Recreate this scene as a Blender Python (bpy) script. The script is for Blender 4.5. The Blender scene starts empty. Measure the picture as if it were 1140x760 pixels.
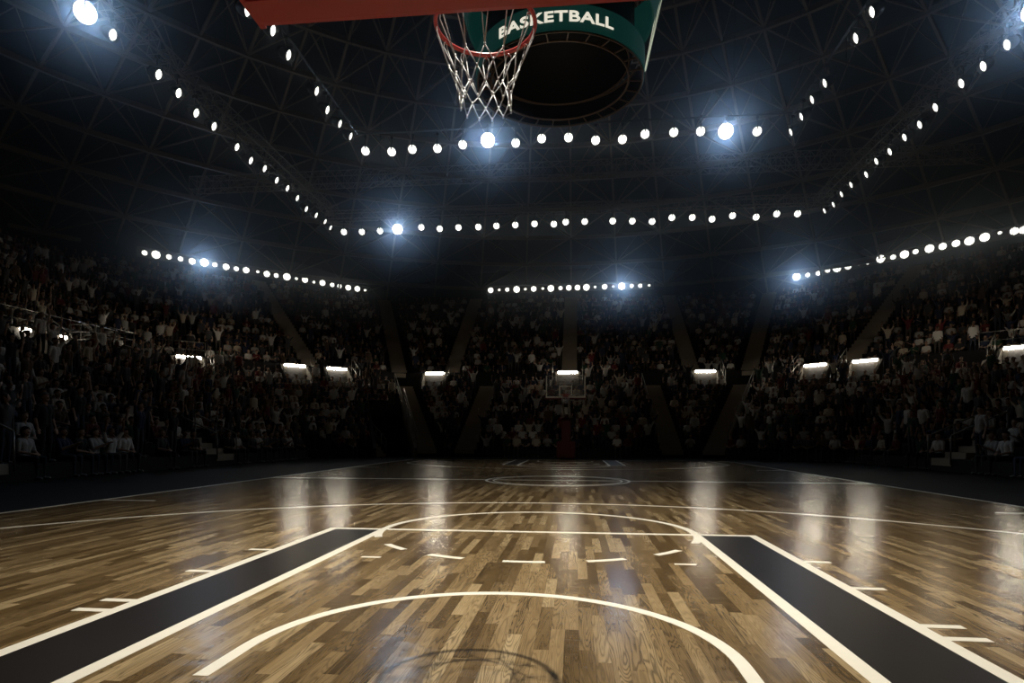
import bpy, bmesh, math, random
import numpy as np
from mathutils import Vector, Matrix
PI = math.pi
R = random.Random(7)
scn = bpy.context.scene
C = scn.collection
scn.view_settings.view_transform = 'Standard'
try: scn.view_settings.look = 'None'
except Exception: pass
scn.view_settings.exposure = 0.0
scn.view_settings.gamma = 1.0
scn.view_settings.use_curve_mapping = False
scn.cycles.max_bounces = 5
scn.cycles.diffuse_bounces = 3
scn.cycles.glossy_bounces = 3
scn.cycles.transparent_max_bounces = 8
scn.cycles.volume_bounces = 0
scn.cycles.sample_clamp_indirect = 3.0
scn.cycles.caustics_reflective = False
scn.cycles.caustics_refractive = False

# ------------------------------------------------------------------ materials
def new_mat(name):
    m = bpy.data.materials.new(name); m.use_nodes = True
    nt = m.node_tree
    for n in list(nt.nodes): nt.nodes.remove(n)
    out = nt.nodes.new('ShaderNodeOutputMaterial')
    return m, nt, out

class G:
    """small helper to write node maths"""
    def __init__(s, nt): s.nt = nt
    def _set(s, sock, v):
        if isinstance(v, bpy.types.NodeSocket): s.nt.links.new(v, sock)
        elif v is not None: sock.default_value = v
    def m(s, op, a, b=None, c=None):
        n = s.nt.nodes.new('ShaderNodeMath'); n.operation = op
        for i, v in enumerate((a, b, c)):
            if v is not None: s._set(n.inputs[i], v)
        return n.outputs[0]
    def xyz(s, x, y, z):
        n = s.nt.nodes.new('ShaderNodeCombineXYZ')
        for i, v in enumerate((x, y, z)): s._set(n.inputs[i], v)
        return n.outputs[0]
    def noise(s, vec, scale=1.0, detail=2.0, rough=.5, dist=0.0):
        n = s.nt.nodes.new('ShaderNodeTexNoise')
        s._set(n.inputs['Vector'], vec); n.inputs['Scale'].default_value = scale
        n.inputs['Detail'].default_value = detail; n.inputs['Roughness'].default_value = rough
        n.inputs['Distortion'].default_value = dist
        return n.outputs[0]
    def white(s, vec):
        n = s.nt.nodes.new('ShaderNodeTexWhiteNoise'); n.noise_dimensions = '3D'
        s._set(n.inputs['Vector'], vec); return n.outputs['Value']
    def mix(s, f, a, b):
        n = s.nt.nodes.new('ShaderNodeMix'); n.data_type = 'RGBA'
        s._set(n.inputs[0], f); s._set(n.inputs[6], a); s._set(n.inputs[7], b)
        return n.outputs[2]
    def ramp(s, f, stops):
        n = s.nt.nodes.new('ShaderNodeValToRGB'); s._set(n.inputs[0], f)
        e = n.color_ramp.elements
        while len(e) < len(stops): e.new(.5)
        for k, (p, c) in enumerate(stops): e[k].position = p; e[k].color = c
        return n.outputs[0]

def rgb(*c):
    return (c[0], c[1], c[2], 1.0)

def pbr(name, col, rough=.5, metal=0.0, spec=.5, vary=.12, scale=6.0, emit=None, estr=0.0, bump=0.0):
    """plain material whose colour is broken up by a little procedural noise"""
    m, nt, out = new_mat(name); g = G(nt)
    b = nt.nodes.new('ShaderNodeBsdfPrincipled')
    tc = nt.nodes.new('ShaderNodeTexCoord')
    n = g.noise(tc.outputs['Object'], scale, 3.0)
    lo = rgb(*[max(0, c*(1-vary)) for c in col[:3]]); hi = rgb(*[min(1, c*(1+vary)) for c in col[:3]])
    nt.links.new(g.mix(n, lo, hi), b.inputs['Base Color'])
    b.inputs['Roughness'].default_value = rough; b.inputs['Metallic'].default_value = metal
    b.inputs['Specular IOR Level'].default_value = spec
    if emit:
        b.inputs['Emission Color'].default_value = rgb(*emit); b.inputs['Emission Strength'].default_value = estr
    if bump:
        bn = nt.nodes.new('ShaderNodeBump'); bn.inputs['Strength'].default_value = bump
        nt.links.new(n, bn.inputs['Height']); nt.links.new(bn.outputs[0], b.inputs['Normal'])
    nt.links.new(b.outputs[0], out.inputs[0])
    return m

def wood_material():
    m, nt, out = new_mat('parquet'); g = G(nt)
    tc = nt.nodes.new('ShaderNodeTexCoord')
    sp = nt.nodes.new('ShaderNodeSeparateXYZ'); nt.links.new(tc.outputs['Object'], sp.inputs[0])
    x, y = sp.outputs[0], sp.outputs[1]
    W, L = .078, .80
    u = g.m('DIVIDE', x, W); col = g.m('FLOOR', u); fx = g.m('FRACT', u)
    sh = g.white(g.xyz(col, 3.3, 1.7))
    v = g.m('ADD', g.m('DIVIDE', y, L), g.m('MULTIPLY', sh, 7.0)); row = g.m('FLOOR', v); fy = g.m('FRACT', v)
    r1 = g.white(g.xyz(col, row, 0.0)); r2 = g.white(g.xyz(col, row, 5.0)); r3 = g.white(g.xyz(col, row, 9.0))
    # cathedral grain: contour lines of a slow noise that differs from board to board
    gv = g.xyz(g.m('ADD', g.m('MULTIPLY', x, 15.0), g.m('MULTIPLY', r1, 90.0)),
               g.m('ADD', g.m('MULTIPLY', y, 1.25), g.m('MULTIPLY', r2, 60.0)), g.m('MULTIPLY', r3, 40.0))
    slow = g.noise(gv, 1.0, 1.6, .45, .25)
    rings = g.m('SINE', g.m('MULTIPLY', slow, g.m('ADD', 62.0, g.m('MULTIPLY', r2, 60.0))))
    rings = g.m('POWER', g.m('ADD', g.m('MULTIPLY', rings, .5), .5), 2.2)
    fv = g.xyz(g.m('MULTIPLY', x, 260.0), g.m('MULTIPLY', y, 7.0), g.m('MULTIPLY', r1, 30.0))
    fine = g.noise(fv, 1.0, 3.0, .6)
    big = g.noise(g.xyz(g.m('MULTIPLY', x, 14.0), g.m('MULTIPLY', y, 2.2), r2), 1.0, 2.0)
    tone = g.m('ADD', g.m('ADD', .06, g.m('MULTIPLY', g.m('POWER', r1, 1.25), .62)), g.m('MULTIPLY', big, .32))
    base = g.ramp(tone, [(0.0, rgb(.045, .027, .011)), (.28, rgb(.122, .078, .034)), (.62, rgb(.262, .182, .092)), (1.0, rgb(.48, .370, .215))])
    dark = g.mix(1.0, base, base)
    k = g.m('SUBTRACT', 1.0, g.m('MULTIPLY', rings, g.m('ADD', .20, g.m('MULTIPLY', r3, .38))))
    k = g.m('MULTIPLY', k, g.m('ADD', .72, g.m('MULTIPLY', fine, .56)))
    ex = g.m('MINIMUM', fx, g.m('SUBTRACT', 1.0, fx)); ey = g.m('MULTIPLY', g.m('MINIMUM', fy, g.m('SUBTRACT', 1.0, fy)), L/W)
    e = g.m('MINIMUM', ex, ey)
    gap = g.m('MINIMUM', g.m('ADD', .5, g.m('MULTIPLY', e, 25.0)), 1.0)
    k = g.m('MULTIPLY', k, gap)
    vm = nt.nodes.new('ShaderNodeVectorMath'); vm.operation = 'SCALE'
    nt.links.new(base, vm.inputs[0]); nt.links.new(k, vm.inputs['Scale'])
    b = nt.nodes.new('ShaderNodeBsdfPrincipled')
    nt.links.new(vm.outputs[0], b.inputs['Base Color'])
    nt.links.new(g.m('ADD', .15, g.m('MULTIPLY', g.m('ADD', fine, r3), .04)), b.inputs['Roughness'])
    b.inputs['Specular IOR Level'].default_value = .42
    b.inputs['Specular Tint'].default_value = rgb(1.0, .80, .52)
    bn = nt.nodes.new('ShaderNodeBump'); bn.inputs['Strength'].default_value = .22; bn.inputs['Distance'].default_value = .004
    wav = g.noise(g.xyz(g.m('MULTIPLY', x, 5.0), g.m('MULTIPLY', y, 11.0), 0.0), 1.0, 2.0)
    nt.links.new(g.m('ADD', g.m('MULTIPLY', wav, 3.0), g.m('ADD', g.m('MULTIPLY', r2, .6), g.m('MULTIPLY', fine, .3))), bn.inputs['Height'])
    nt.links.new(bn.outputs[0], b.inputs['Normal'])
    nt.links.new(b.outputs[0], out.inputs[0])
    return m

def glass_material():
    m, nt, out = new_mat('board_glass')
    b = nt.nodes.new('ShaderNodeBsdfPrincipled'); t = nt.nodes.new('ShaderNodeBsdfTransparent'); mx = nt.nodes.new('ShaderNodeMixShader')
    g = G(nt); tc = nt.nodes.new('ShaderNodeTexCoord'); n = g.noise(tc.outputs['Object'], 3.0)
    b.inputs['Base Color'].default_value = rgb(.35, .36, .36); b.inputs['Roughness'].default_value = .12
    nt.links.new(g.m('ADD', .12, g.m('MULTIPLY', n, .05)), mx.inputs[0])
    nt.links.new(t.outputs[0], mx.inputs[1]); nt.links.new(b.outputs[0], mx.inputs[2]); nt.links.new(mx.outputs[0], out.inputs[0])
    return m

def lamp_material(name, col, strength):
    m, nt, out = new_mat(name); g = G(nt)
    e = nt.nodes.new('ShaderNodeEmission'); tc = nt.nodes.new('ShaderNodeTexCoord')
    n = g.noise(tc.outputs['Object'], 9.0)
    nt.links.new(g.mix(n, rgb(*[c*.94 for c in col]), rgb(*col)), e.inputs[0]); e.inputs[1].default_value = strength
    nt.links.new(e.outputs[0], out.inputs[0])
    return m

def cloth_material():
    """shirt colour comes from each spectator's own object colour"""
    m, nt, out = new_mat('clothing'); g = G(nt)
    oi = nt.nodes.new('ShaderNodeObjectInfo'); b = nt.nodes.new('ShaderNodeBsdfPrincipled')
    tc = nt.nodes.new('ShaderNodeTexCoord'); n = g.noise(tc.outputs['Object'], 18.0)
    vm = nt.nodes.new('ShaderNodeVectorMath'); vm.operation = 'SCALE'
    nt.links.new(oi.outputs['Color'], vm.inputs[0]); nt.links.new(g.m('ADD', .8, g.m('MULTIPLY', n, .4)), vm.inputs['Scale'])
    nt.links.new(vm.outputs[0], b.inputs['Base Color']); b.inputs['Roughness'].default_value = .85
    nt.links.new(b.outputs[0], out.inputs[0]); return m

def random_material(name, stops, attr=False):
    m, nt, out = new_mat(name); g = G(nt)
    b = nt.nodes.new('ShaderNodeBsdfPrincipled')
    if attr:
        a = nt.nodes.new('ShaderNodeAttribute'); a.attribute_name = 'tone'; f = a.outputs['Color']
        nt.links.new(f, b.inputs['Base Color'])
    else:
        oi = nt.nodes.new('ShaderNodeObjectInfo')
        nt.links.new(g.ramp(oi.outputs['Random'], stops), b.inputs['Base Color'])
    b.inputs['Roughness'].default_value = .8
    nt.links.new(b.outputs[0], out.inputs[0]); return m

M = {}
M['wood'] = wood_material()
M['apron'] = pbr('apron_paint', (.008, .007, .007), .75, spec=.12, vary=.3)
M['white_paint'] = pbr('court_line_paint', (.86, .83, .74), .34, vary=.06, scale=12)
M['lane_paint'] = pbr('lane_paint', (.0125, .0088, .0056), .36, spec=.24, vary=.35, scale=2.2, bump=.05)
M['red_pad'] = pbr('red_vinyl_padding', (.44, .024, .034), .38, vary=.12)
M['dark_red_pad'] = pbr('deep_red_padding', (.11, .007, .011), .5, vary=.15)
M['rim'] = pbr('rim_enamel', (.52, .07, .07), .35, vary=.08)
M['net'] = pbr('net_cord', (.84, .88, .94), .7, vary=.05, scale=60)
M['white_metal'] = pbr('white_enamel', (.62, .60, .55), .4)
M['white_band'] = pbr('white_board_marking', (.85, .80, .70), .5, emit=None)
M['glass'] = glass_material()
M['black_metal'] = pbr('black_metal', (.022, .021, .020), .42, vary=.2)
M['steel'] = pbr('rail_steel', (.27, .255, .23), .4, .6)
M['truss'] = pbr('truss_paint', (.20, .175, .14), .55, vary=.2)
M['roof_steel'] = pbr('roof_steel_paint', (.21, .165, .115), .6, vary=.25, scale=.7)
M['roof_shell'] = pbr('roof_cladding', (.016, .019, .026), .8, vary=.3, scale=.3)
M['concrete'] = pbr('concrete', (.20, .175, .145), .85, vary=.2, scale=1.5, bump=.1)
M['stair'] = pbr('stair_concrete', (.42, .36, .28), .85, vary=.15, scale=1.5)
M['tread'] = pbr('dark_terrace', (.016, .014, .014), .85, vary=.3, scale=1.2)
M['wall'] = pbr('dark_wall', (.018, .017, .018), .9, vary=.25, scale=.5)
M['portal'] = pbr('portal_wall', (.030, .026, .021), .9, vary=.15, scale=1.5, spec=.2)
M['doorway'] = pbr('dark_doorway', (.02, .018, .018), .9)
M['green'] = pbr('green_panel', (.009, .066, .053), .5, vary=.1, emit=(.010, .095, .076), estr=.17)
M['letter'] = pbr('letter_face', (.80, .78, .66), .5, emit=(.95, .90, .74), estr=.82)
M['strip'] = pbr('metal_edge_glow', (.70, .72, .58), .5, emit=(.80, .86, .66), estr=.42)  # weak emission stands in for light catching the scoreboard's edge
M['ring'] = pbr('ring_frame_paint', (.10, .062, .038), .5, vary=.2, emit=None)
M['drum'] = pbr('drum_cladding', (.005, .0055, .007), .8, spec=.2)
M['lens'] = lamp_material('lamp_lens', (1.0, .98, .90), 2.8)
M['lens_dim'] = lamp_material('lamp_lens_dim', (1.0, .97, .88), 2.6)
M['lens_hot'] = lamp_material('lamp_lens_bright', (.93, .97, 1.0), 5.5)
M['tube'] = lamp_material('tube_face', (1.0, .91, .74), 52.0)
M['cloth'] = cloth_material()
M['skin'] = random_material('skin', [(0, rgb(.42, .26, .18)), (.5, rgb(.50, .33, .24)), (1, rgb(.20, .11, .07))])
M['trousers'] = random_material('trousers', [(0, rgb(.012, .013, .02)), (.6, rgb(.03, .04, .07)), (1, rgb(.10, .09, .075))])
M['shoes'] = pbr('shoe_leather', (.30, .29, .27), .6, vary=.6, scale=.4)
M['hair'] = random_material('hair', [(0, rgb(.01, .008, .006)), (.6, rgb(.035, .02, .012)), (.85, rgb(.16, .10, .05)), (1, rgb(.22, .2, .18))])
M['crowd'] = random_material('crowd_tones', None, attr=True)

# ------------------------------------------------------------------ mesh helpers
def add_box(bm, c, s, rot=None, mat=0):
    hx, hy, hz = s[0]/2, s[1]/2, s[2]/2
    vs = []
    for dx, dy, dz in ((-1,-1,-1),(1,-1,-1),(1,1,-1),(-1,1,-1),(-1,-1,1),(1,-1,1),(1,1,1),(-1,1,1)):
        p = Vector((dx*hx, dy*hy, dz*hz))
        if rot is not None: p = rot @ p
        vs.append(bm.verts.new(p+Vector(c)))
    for f in ((0,3,2,1),(4,5,6,7),(0,1,5,4),(1,2,6,5),(2,3,7,6),(3,0,4,7)):
        fc = bm.faces.new([vs[i] for i in f]); fc.material_index = mat
def frame_of(d):
    d = d.normalized(); a = Vector((0,0,1)) if abs(d.z) < .95 else Vector((1,0,0))
    s = d.cross(a).normalized(); return s, s.cross(d)
def add_tube(bm, pts, r, n=6, closed=False, caps=True, mat=0, smooth=True):
    pts = [Vector(p) for p in pts]; N = len(pts); rings = []
    rr = r if isinstance(r, (list, tuple)) else [r]*N
    for i, p in enumerate(pts):
        if closed: d = pts[(i+1) % N]-pts[i-1]
        else: d = pts[min(i+1, N-1)]-pts[max(i-1, 0)]
        s, t = frame_of(d)
        rings.append([bm.verts.new(p+(s*math.cos(2*PI*k/n)+t*math.sin(2*PI*k/n))*rr[i]) for k in range(n)])
    for i in range(N if closed else N-1):
        a, b = rings[i], rings[(i+1) % N]
        for k in range(n):
            f = bm.faces.new((a[k], a[(k+1) % n], b[(k+1) % n], b[k])); f.material_index = mat; f.smooth = smooth
    if caps and not closed:
        for q in (rings[0], rings[-1][::-1]):
            if n > 2:
                f = bm.faces.new(q[::-1]); f.material_index = mat
def add_bar(bm, a, b, w, h=None, mat=0):
    a, b = Vector(a), Vector(b); d = b-a; L = d.length
    if L < 1e-6: return
    s, t = frame_of(d); h = h or w
    q = [(-w/2,-h/2),(w/2,-h/2),(w/2,h/2),(-w/2,h/2)]
    A = [bm.verts.new(a+s*x+t*y) for x, y in q]; B = [bm.verts.new(b+s*x+t*y) for x, y in q]
    for k in range(4):
        f = bm.faces.new((A[k], A[(k+1) % 4], B[(k+1) % 4], B[k])); f.material_index = mat
    bm.faces.new(A[::-1]).material_index = mat; bm.faces.new(B).material_index = mat
def add_lathe(bm, prof, n=24, axis='Z', mat=0, smooth=True):
    rings = []
    for r, z in prof:
        if r < 1e-6: rings.append([bm.verts.new((0, 0, z))])
        else: rings.append([bm.verts.new((r*math.cos(2*PI*k/n), r*math.sin(2*PI*k/n), z)) for k in range(n)])
    for a, b in zip(rings[:-1], rings[1:]):
        for k in range(n):
            k2 = (k+1) % n
            if len(a) == 1 and len(b) == 1: continue
            if len(a) == 1: f = bm.faces.new((a[0], b[k2], b[k]))
            elif len(b) == 1: f = bm.faces.new((a[k], a[k2], b[0]))
            else: f = bm.faces.new((a[k], a[k2], b[k2], b[k]))
            f.material_index = mat; f.smooth = smooth
def add_poly(bm, pts, mat=0):
    f = bm.faces.new([bm.verts.new(p) for p in pts]); f.material_index = mat; return f
def add_slab(bm, x0, x1, y0, y1, z0, z1, mat=0):
    add_box(bm, ((x0+x1)/2, (y0+y1)/2, (z0+z1)/2), (abs(x1-x0), abs(y1-y0), abs(z1-z0)), None, mat)
def add_arc_band(bm, cx, cy, r0, r1, a0, a1, z0, z1, n=48):
    pr = None
    for i in range(n+1):
        a = a0+(a1-a0)*i/n; c, s = math.cos(a), math.sin(a)
        q = [bm.verts.new((cx+r*c, cy+r*s, z)) for r, z in ((r0, z1), (r1, z1), (r1, z0), (r0, z0))]
        if pr:
            for k in range(3): bm.faces.new((pr[k], pr[k+1], q[k+1], q[k]))
            bm.faces.new((pr[3], pr[0], q[0], q[3]))
        pr = q
def mesh_of(name, bm, mats):
    bmesh.ops.recalc_face_normals(bm, faces=bm.faces[:])
    me = bpy.data.meshes.new(name); bm.to_mesh(me); bm.free()
    for m in (mats if isinstance(mats, (list, tuple)) else [mats]): me.materials.append(m)
    return me
def link(name, me, parent=None, loc=None, rot=None):
    o = bpy.data.objects.new(name, me); C.objects.link(o)
    if parent is not None: o.parent = parent
    if loc is not None: o.location = loc
    if rot is not None: o.rotation_euler = rot
    return o
def obj(name, bm, mats, parent=None, loc=None, rot=None):
    return link(name, mesh_of(name, bm, mats), parent, loc, rot)
def tag(o, label, cat, group=None, kind=None):
    o['label'] = label; o['category'] = cat
    if group: o['group'] = group
    if kind: o['kind'] = kind
    return o
def thing(name, label, cat, loc=(0,0,0), rot=(0,0,0), group=None):
    o = bpy.data.objects.new(name, None); C.objects.link(o); o.location = loc; o.rotation_euler = rot
    o.empty_display_size = .2
    return tag(o, label, cat, group)
def struct(o, label=None):
    o['kind'] = 'structure'
    if label: o['label'] = label
    return o
ORD = ['first','second','third','fourth','fifth','sixth','seventh','eighth','ninth','tenth','eleventh','twelfth','thirteenth','fourteenth',
       'fifteenth','sixteenth','seventeenth','eighteenth','nineteenth','twentieth']
def ordinal(k):
    if k < 20: return ORD[k]
    t = {2:'twenty',3:'thirty',4:'forty',5:'fifty'}
    T = {2:'twentieth',3:'thirtieth',4:'fortieth',5:'fiftieth'}
    k += 1
    return T[k//10] if k % 10 == 0 else t[k//10]+'-'+ORD[k % 10-1]

# ------------------------------------------------------------------ camera
CAM = (.4385, -1.3866, 1.0844); YAW, PITCH, ROLL, FPX, SHY = .10141, -.0289, .0032, 685.78, 126.82
cy_, sy_, cp_, sp_ = math.cos(YAW), math.sin(YAW), math.cos(PITCH), math.sin(PITCH)
fw = Vector((-sy_*cp_, cy_*cp_, sp_)); r0 = Vector((cy_, sy_, 0)); u0 = r0.cross(fw)
rt = r0*math.cos(ROLL)+u0*math.sin(ROLL); up = u0*math.cos(ROLL)-r0*math.sin(ROLL)
cam = bpy.data.cameras.new('camera'); co = bpy.data.objects.new('camera', cam); C.objects.link(co)
mw = Matrix((rt, up, -fw)).transposed().to_4x4(); mw.translation = Vector(CAM); co.matrix_world = mw
cam.sensor_width = 36; cam.lens = 36*FPX/1140; cam.shift_y = SHY/1140; cam.clip_end = 400; cam.clip_start = .02
scn.camera = co
def project(p):
    d = Vector(p)-Vector(CAM); w = d.dot(fw)
    if w < .1: return None
    return 570+FPX*d.dot(rt)/w, 380-FPX*d.dot(up)/w+SHY, w

# ------------------------------------------------------------------ floor and court markings
CY = 14.33; LEN = 28.65; HW = 7.62
bm = bmesh.new()
def slabq(x0, x1, y0, y1, mat): add_poly(bm, [(x0,y0,0),(x1,y0,0),(x1,y1,0),(x0,y1,0)], mat)
slabq(-HW, HW, -2.2, LEN+.6, 0)
slabq(-46, -HW, -14, 64, 1); slabq(HW, 46, -14, 64, 1); slabq(-HW, HW, LEN+.6, 64, 1); slabq(-HW, HW, -14, -2.2, 1)
floor = struct(obj('floor', bm, [M['wood'], M['apron']]), 'varnished wooden basketball court floor with dark surround')
Z0, Z1 = .0004, .0016
LW = .085
MK = [0]
def mark(name, fn, mat='white_paint'):
    b = bmesh.new(); fn(b); MK[0] += 1
    for v in b.verts:
        if v.co.z > .001: v.co.z += MK[0]*2.5e-5
    return obj(name, b, M[mat], floor)
def flat(b, x0, x1, y0, y1): add_slab(b, x0, x1, y0, y1, Z0, Z1)
for end in (0, 1):
    def Y(y, e=end): return y if e == 0 else LEN-y
    for s in (-1, 1):
        mark('painted_lane', lambda b: add_slab(b, s*1.84, s*2.37, Y(0), Y(5.62), Z0, Z1), 'lane_paint')
        mark('lane_line', lambda b: flat(b, s*2.365, s*2.455, Y(0), Y(5.62)))
        mark('lane_line', lambda b: flat(b, s*1.755, s*1.845, Y(0), Y(5.62)))
        for yy in (2.15, 2.38, 3.28, 4.24):
            mark('lane_mark', lambda b: flat(b, s*2.455, s*2.675, Y(yy-.033), Y(yy+.033)))
        mark('lower_box_mark', lambda b: flat(b, s*1.30, s*1.48, Y(3.98), Y(4.03)))
        mark('corner_three_line', lambda b: flat(b, s*6.66, s*6.72, Y(0), Y(4.30)))
        mark('side_hash_mark', lambda b: flat(b, s*6.62, s*7.60, Y(8.30), Y(8.37)))
    mark('free_throw_line', lambda b: flat(b, -2.455, 2.455, Y(5.62), Y(5.71)))
    sg = 1 if end == 0 else -1
    def arc(b, r, w, a0, a1, c, n=64):
        add_arc_band(b, 0, Y(c), r-w/2, r+w/2, sg*math.radians(a0), sg*math.radians(a1), Z0, Z1, n)
    mark('free_throw_circle', lambda b: arc(b, 1.80, LW, -21, 201, 5.75))
    for c in (-42.5, -66.2, -90, -113.8, -137.5):
        mark('free_throw_dash', lambda b: arc(b, 1.80, .075, c-5.9, c+5.9, 5.75, 8))
    mark('restricted_arc', lambda b: (arc(b, 1.245, .075, 0, 180, 1.6), flat(b, -1.2825, -1.2075, Y(1.22), Y(1.6)), flat(b, 1.2075, 1.2825, Y(1.22), Y(1.6))))
    a = math.degrees(math.acos(6.69/7.24))
    mark('three_point_line', lambda b: arc(b, 7.22, .065, a, 180-a, 1.6, 96))
    mark('baseline', lambda b: flat(b, -HW, HW, Y(-.05), Y(0)))
for s in (-1, 1): mark('sideline', lambda b: flat(b, s*(HW-.06), s*HW, 0, LEN))
mark('halfway_line', lambda b: flat(b, -HW, HW, CY-.04, CY+.04))
mark('centre_circle', lambda b: add_arc_band(b, 0, CY, 1.77, 1.84, 0, 2*PI, Z0, Z1, 96))
mark('inner_centre_circle', lambda b: add_arc_band(b, 0, CY, 1.60, 1.65, 0, 2*PI, Z0, Z1, 96))

# ------------------------------------------------------------------ basketball hoops
def make_hoop(label, loc, rotz, tower_y, red, net_sag=0.0, pad=.17):
    """board plane at local y = -1.22 .. built facing +y, rim centre at local (0,1.6)"""
    t = thing('basketball_hoop', label, 'basketball hoop', loc, (0, 0, rotz), 'basketball hoops')
    b = bmesh.new(); add_slab(b, -.90, .90, 1.195, 1.225, 2.95, 3.955)
    board = obj('backboard', b, M['glass'], t); board['label'] = 'clear glass backboard'
    b = bmesh.new()
    for x in (-1, 1): add_slab(b, x*.915, x*.862, 1.185, 1.232, 2.90, 3.97)
    add_slab(b, -.862, .862, 1.185, 1.232, 2.95, 3.005)
    obj('board_border', b, M['white_band'], board)
    b = bmesh.new(); add_slab(b, -.915, .915, 1.18, 1.235, 3.956, 3.985); obj('top_edge', b, M['truss'], board)
    b = bmesh.new()
    for x in (-1, 1): add_slab(b, x*.305, x*.255, 1.226, 1.231, 3.05, 3.50)
    add_slab(b, -.255, .255, 1.226, 1.231, 3.45, 3.50); add_slab(b, -.255, .255, 1.226, 1.231, 3.05, 3.09)
    obj('target_square', b, M['white_band'], board)
    # padding round the bottom edge
    b = bmesh.new()
    prof = [(1.235, 2.945), (1.24, 2.90), (1.225, 2.872), (1.20, 2.868), (1.24-pad, 2.868), (1.225-pad, 2.885), (1.225-pad, 2.945)]
    A = [b.verts.new((-.925, y, z)) for y, z in prof]; B = [b.verts.new((.925, y, z)) for y, z in prof]
    for k in range(len(prof)):
        k2 = (k+1) % len(prof); b.faces.new((A[k], A[k2], B[k2], B[k]))
    b.faces.new(A[::-1]); b.faces.new(B)
    for x in (-1, 1): add_slab(b, x*.915, x*.940, 1.225-pad, 1.24, 2.87, 3.20)
    obj('edge_padding', b, red, t)['label'] = 'red padding along the lower edge'
    # rim, plate, net
    b = bmesh.new()
    add_tube(b, [(.2385*math.cos(2*PI*k/48), 1.6+.2385*math.sin(2*PI*k/48), 3.066) for k in range(48)], .0105, 10, closed=True)
    add_slab(b, -.12, .12, 1.235, 1.26, 2.96, 3.10); add_slab(b, -.09, .09, 1.25, 1.375, 3.025, 3.055)
    for x in (-1, 1): add_bar(b, (x*.10, 1.25, 2.99), (x*.07, 1.38, 3.04), .012)
    for k in range(12):
        a = 2*PI*k/12+.13; c, s = math.cos(a), math.sin(a)
        add_tube(b, [(.232*c, 1.6+.232*s, 3.058), (.226*c, 1.6+.226*s, 3.045), (.238*c, 1.6+.238*s, 3.043)], .0032, 5)
    rim = obj('rim', b, M['rim'], t); rim['label'] = 'red steel ring'
    b = bmesh.new(); rn = random.Random(3)
    lev = [(3.046, .232), (2.872, .168), (2.805, .143), (2.740, .128), (2.676, .124)]
    P = []
    for i, (z, r) in enumerate(lev):
        row = []
        for k in range(12):
            a = 2*PI*(k+.5*((i+1) % 2)*(i > 0))/12+.13
            q = 1+rn.uniform(-.05, .05)*(i > 0)
            row.append(Vector((r*q*math.cos(a), 1.6+r*q*math.sin(a), z+rn.uniform(-.012, .012)*(i > 0))))
        P.append(row)
    for k in range(12):                    # each hook carries a narrow loop that closes at the first knot
        a = 2*PI*k/12+.13
        L_ = [Vector((.232*math.cos(a+e), 1.6+.232*math.sin(a+e), z)) for e, z in ((-.075, 3.02), (-.05, 3.042), (0, 3.050), (.05, 3.042), (.075, 3.02))]
        add_tube(b, [P[1][k], (P[1][k]+L_[0])/2]+L_+[(P[1][k]+L_[-1])/2, P[1][k]], .0028, 5)
    for i in range(1, 4):
        for k in range(12):
            ks = (k, (k-1) % 12) if i % 2 == 1 else (k, (k+1) % 12)
            for kk in ks:
                p, q = P[i][k], P[i+1][kk]; mid = (p+q)/2
                mid += Vector((mid.x, mid.y-1.6, 0))*.015
                add_tube(b, [p, mid, q], .0029, 5)
    for i in range(1, 5):
        for k in range(12):
            p = P[i][k]; add_tube(b, [p+Vector((0,0,.009)), p-Vector((0,0,.009))], .0046, 6)
    obj('net', b, M['net'], t)['label'] = 'white cord net'
    # supporting arm and tower
    b = bmesh.new()
    for x in (-1, 1):
        add_bar(b, (x*.16, tower_y+.1, 2.60), (x*.30, 1.18, 3.62), .06, .06)
        add_bar(b, (x*.12, tower_y+.1, 2.35), (x*.14, 1.10, 3.05), .075, .09)
    add_slab(b, -.32, .32, 1.13, 1.19, 3.02, 3.12); add_slab(b, -.34, .34, 1.13, 1.19, 3.58, 3.66)
    obj('support_arm', b, M['white_metal'], t)
    b = bmesh.new()
    for x in (-1, 1): add_slab(b, x*.10, x*.21, tower_y-.10, tower_y+.12, .5, 2.64)
    add_slab(b, -.11, .11, tower_y-.08, tower_y+.10, 2.28, 2.62)
    obj('tower_post', b, M['white_metal'], t)
    b = bmesh.new()
    add_slab(b, -.235, .235, tower_y-.3, tower_y+.30, .88, 2.08)
    bmesh.ops.bevel(b, geom=b.edges[:], offset=.04, segments=3, affect='EDGES')
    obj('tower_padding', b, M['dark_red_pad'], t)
    b = bmesh.new()
    add_slab(b, -.47, .47, tower_y-1.2, tower_y+.42, .06, .92)
    bmesh.ops.bevel(b, geom=b.edges[:], offset=.05, segments=3, affect='EDGES')
    for x in (-.33, .33):
        for y in (-1.0, .25): add_tube(b, [(x-.03, tower_y+y, .06), (x+.03, tower_y+y, .06)], .06, 12)
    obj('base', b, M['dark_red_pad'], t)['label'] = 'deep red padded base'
    return t
make_hoop('large hoop overhead with white net, seen from below behind its red-padded backboard', (0,0,0), 0, -3.6, M['red_pad'])
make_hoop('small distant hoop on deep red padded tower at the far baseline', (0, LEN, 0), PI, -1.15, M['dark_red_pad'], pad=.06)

# ------------------------------------------------------------------ hanging scoreboard ring
SC = Vector((0, 14.42, 0))
sb = thing('scoreboard', 'round green hanging scoreboard ring lettered in white above centre court', 'scoreboard', (SC.x, SC.y, 9.97))
def ringband(r0, r1, z0, z1, n=96):
    b = bmesh.new(); add_arc_band(b, 0, 0, r0, r1, 0, 2*PI, z0, z1, n)
    for f in b.faces: f.smooth = False
    return b
band = obj('lower_band', ringband(2.06, 2.10, 0, .56), M['green'], sb); band['label'] = 'dark green lettered band'
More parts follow.
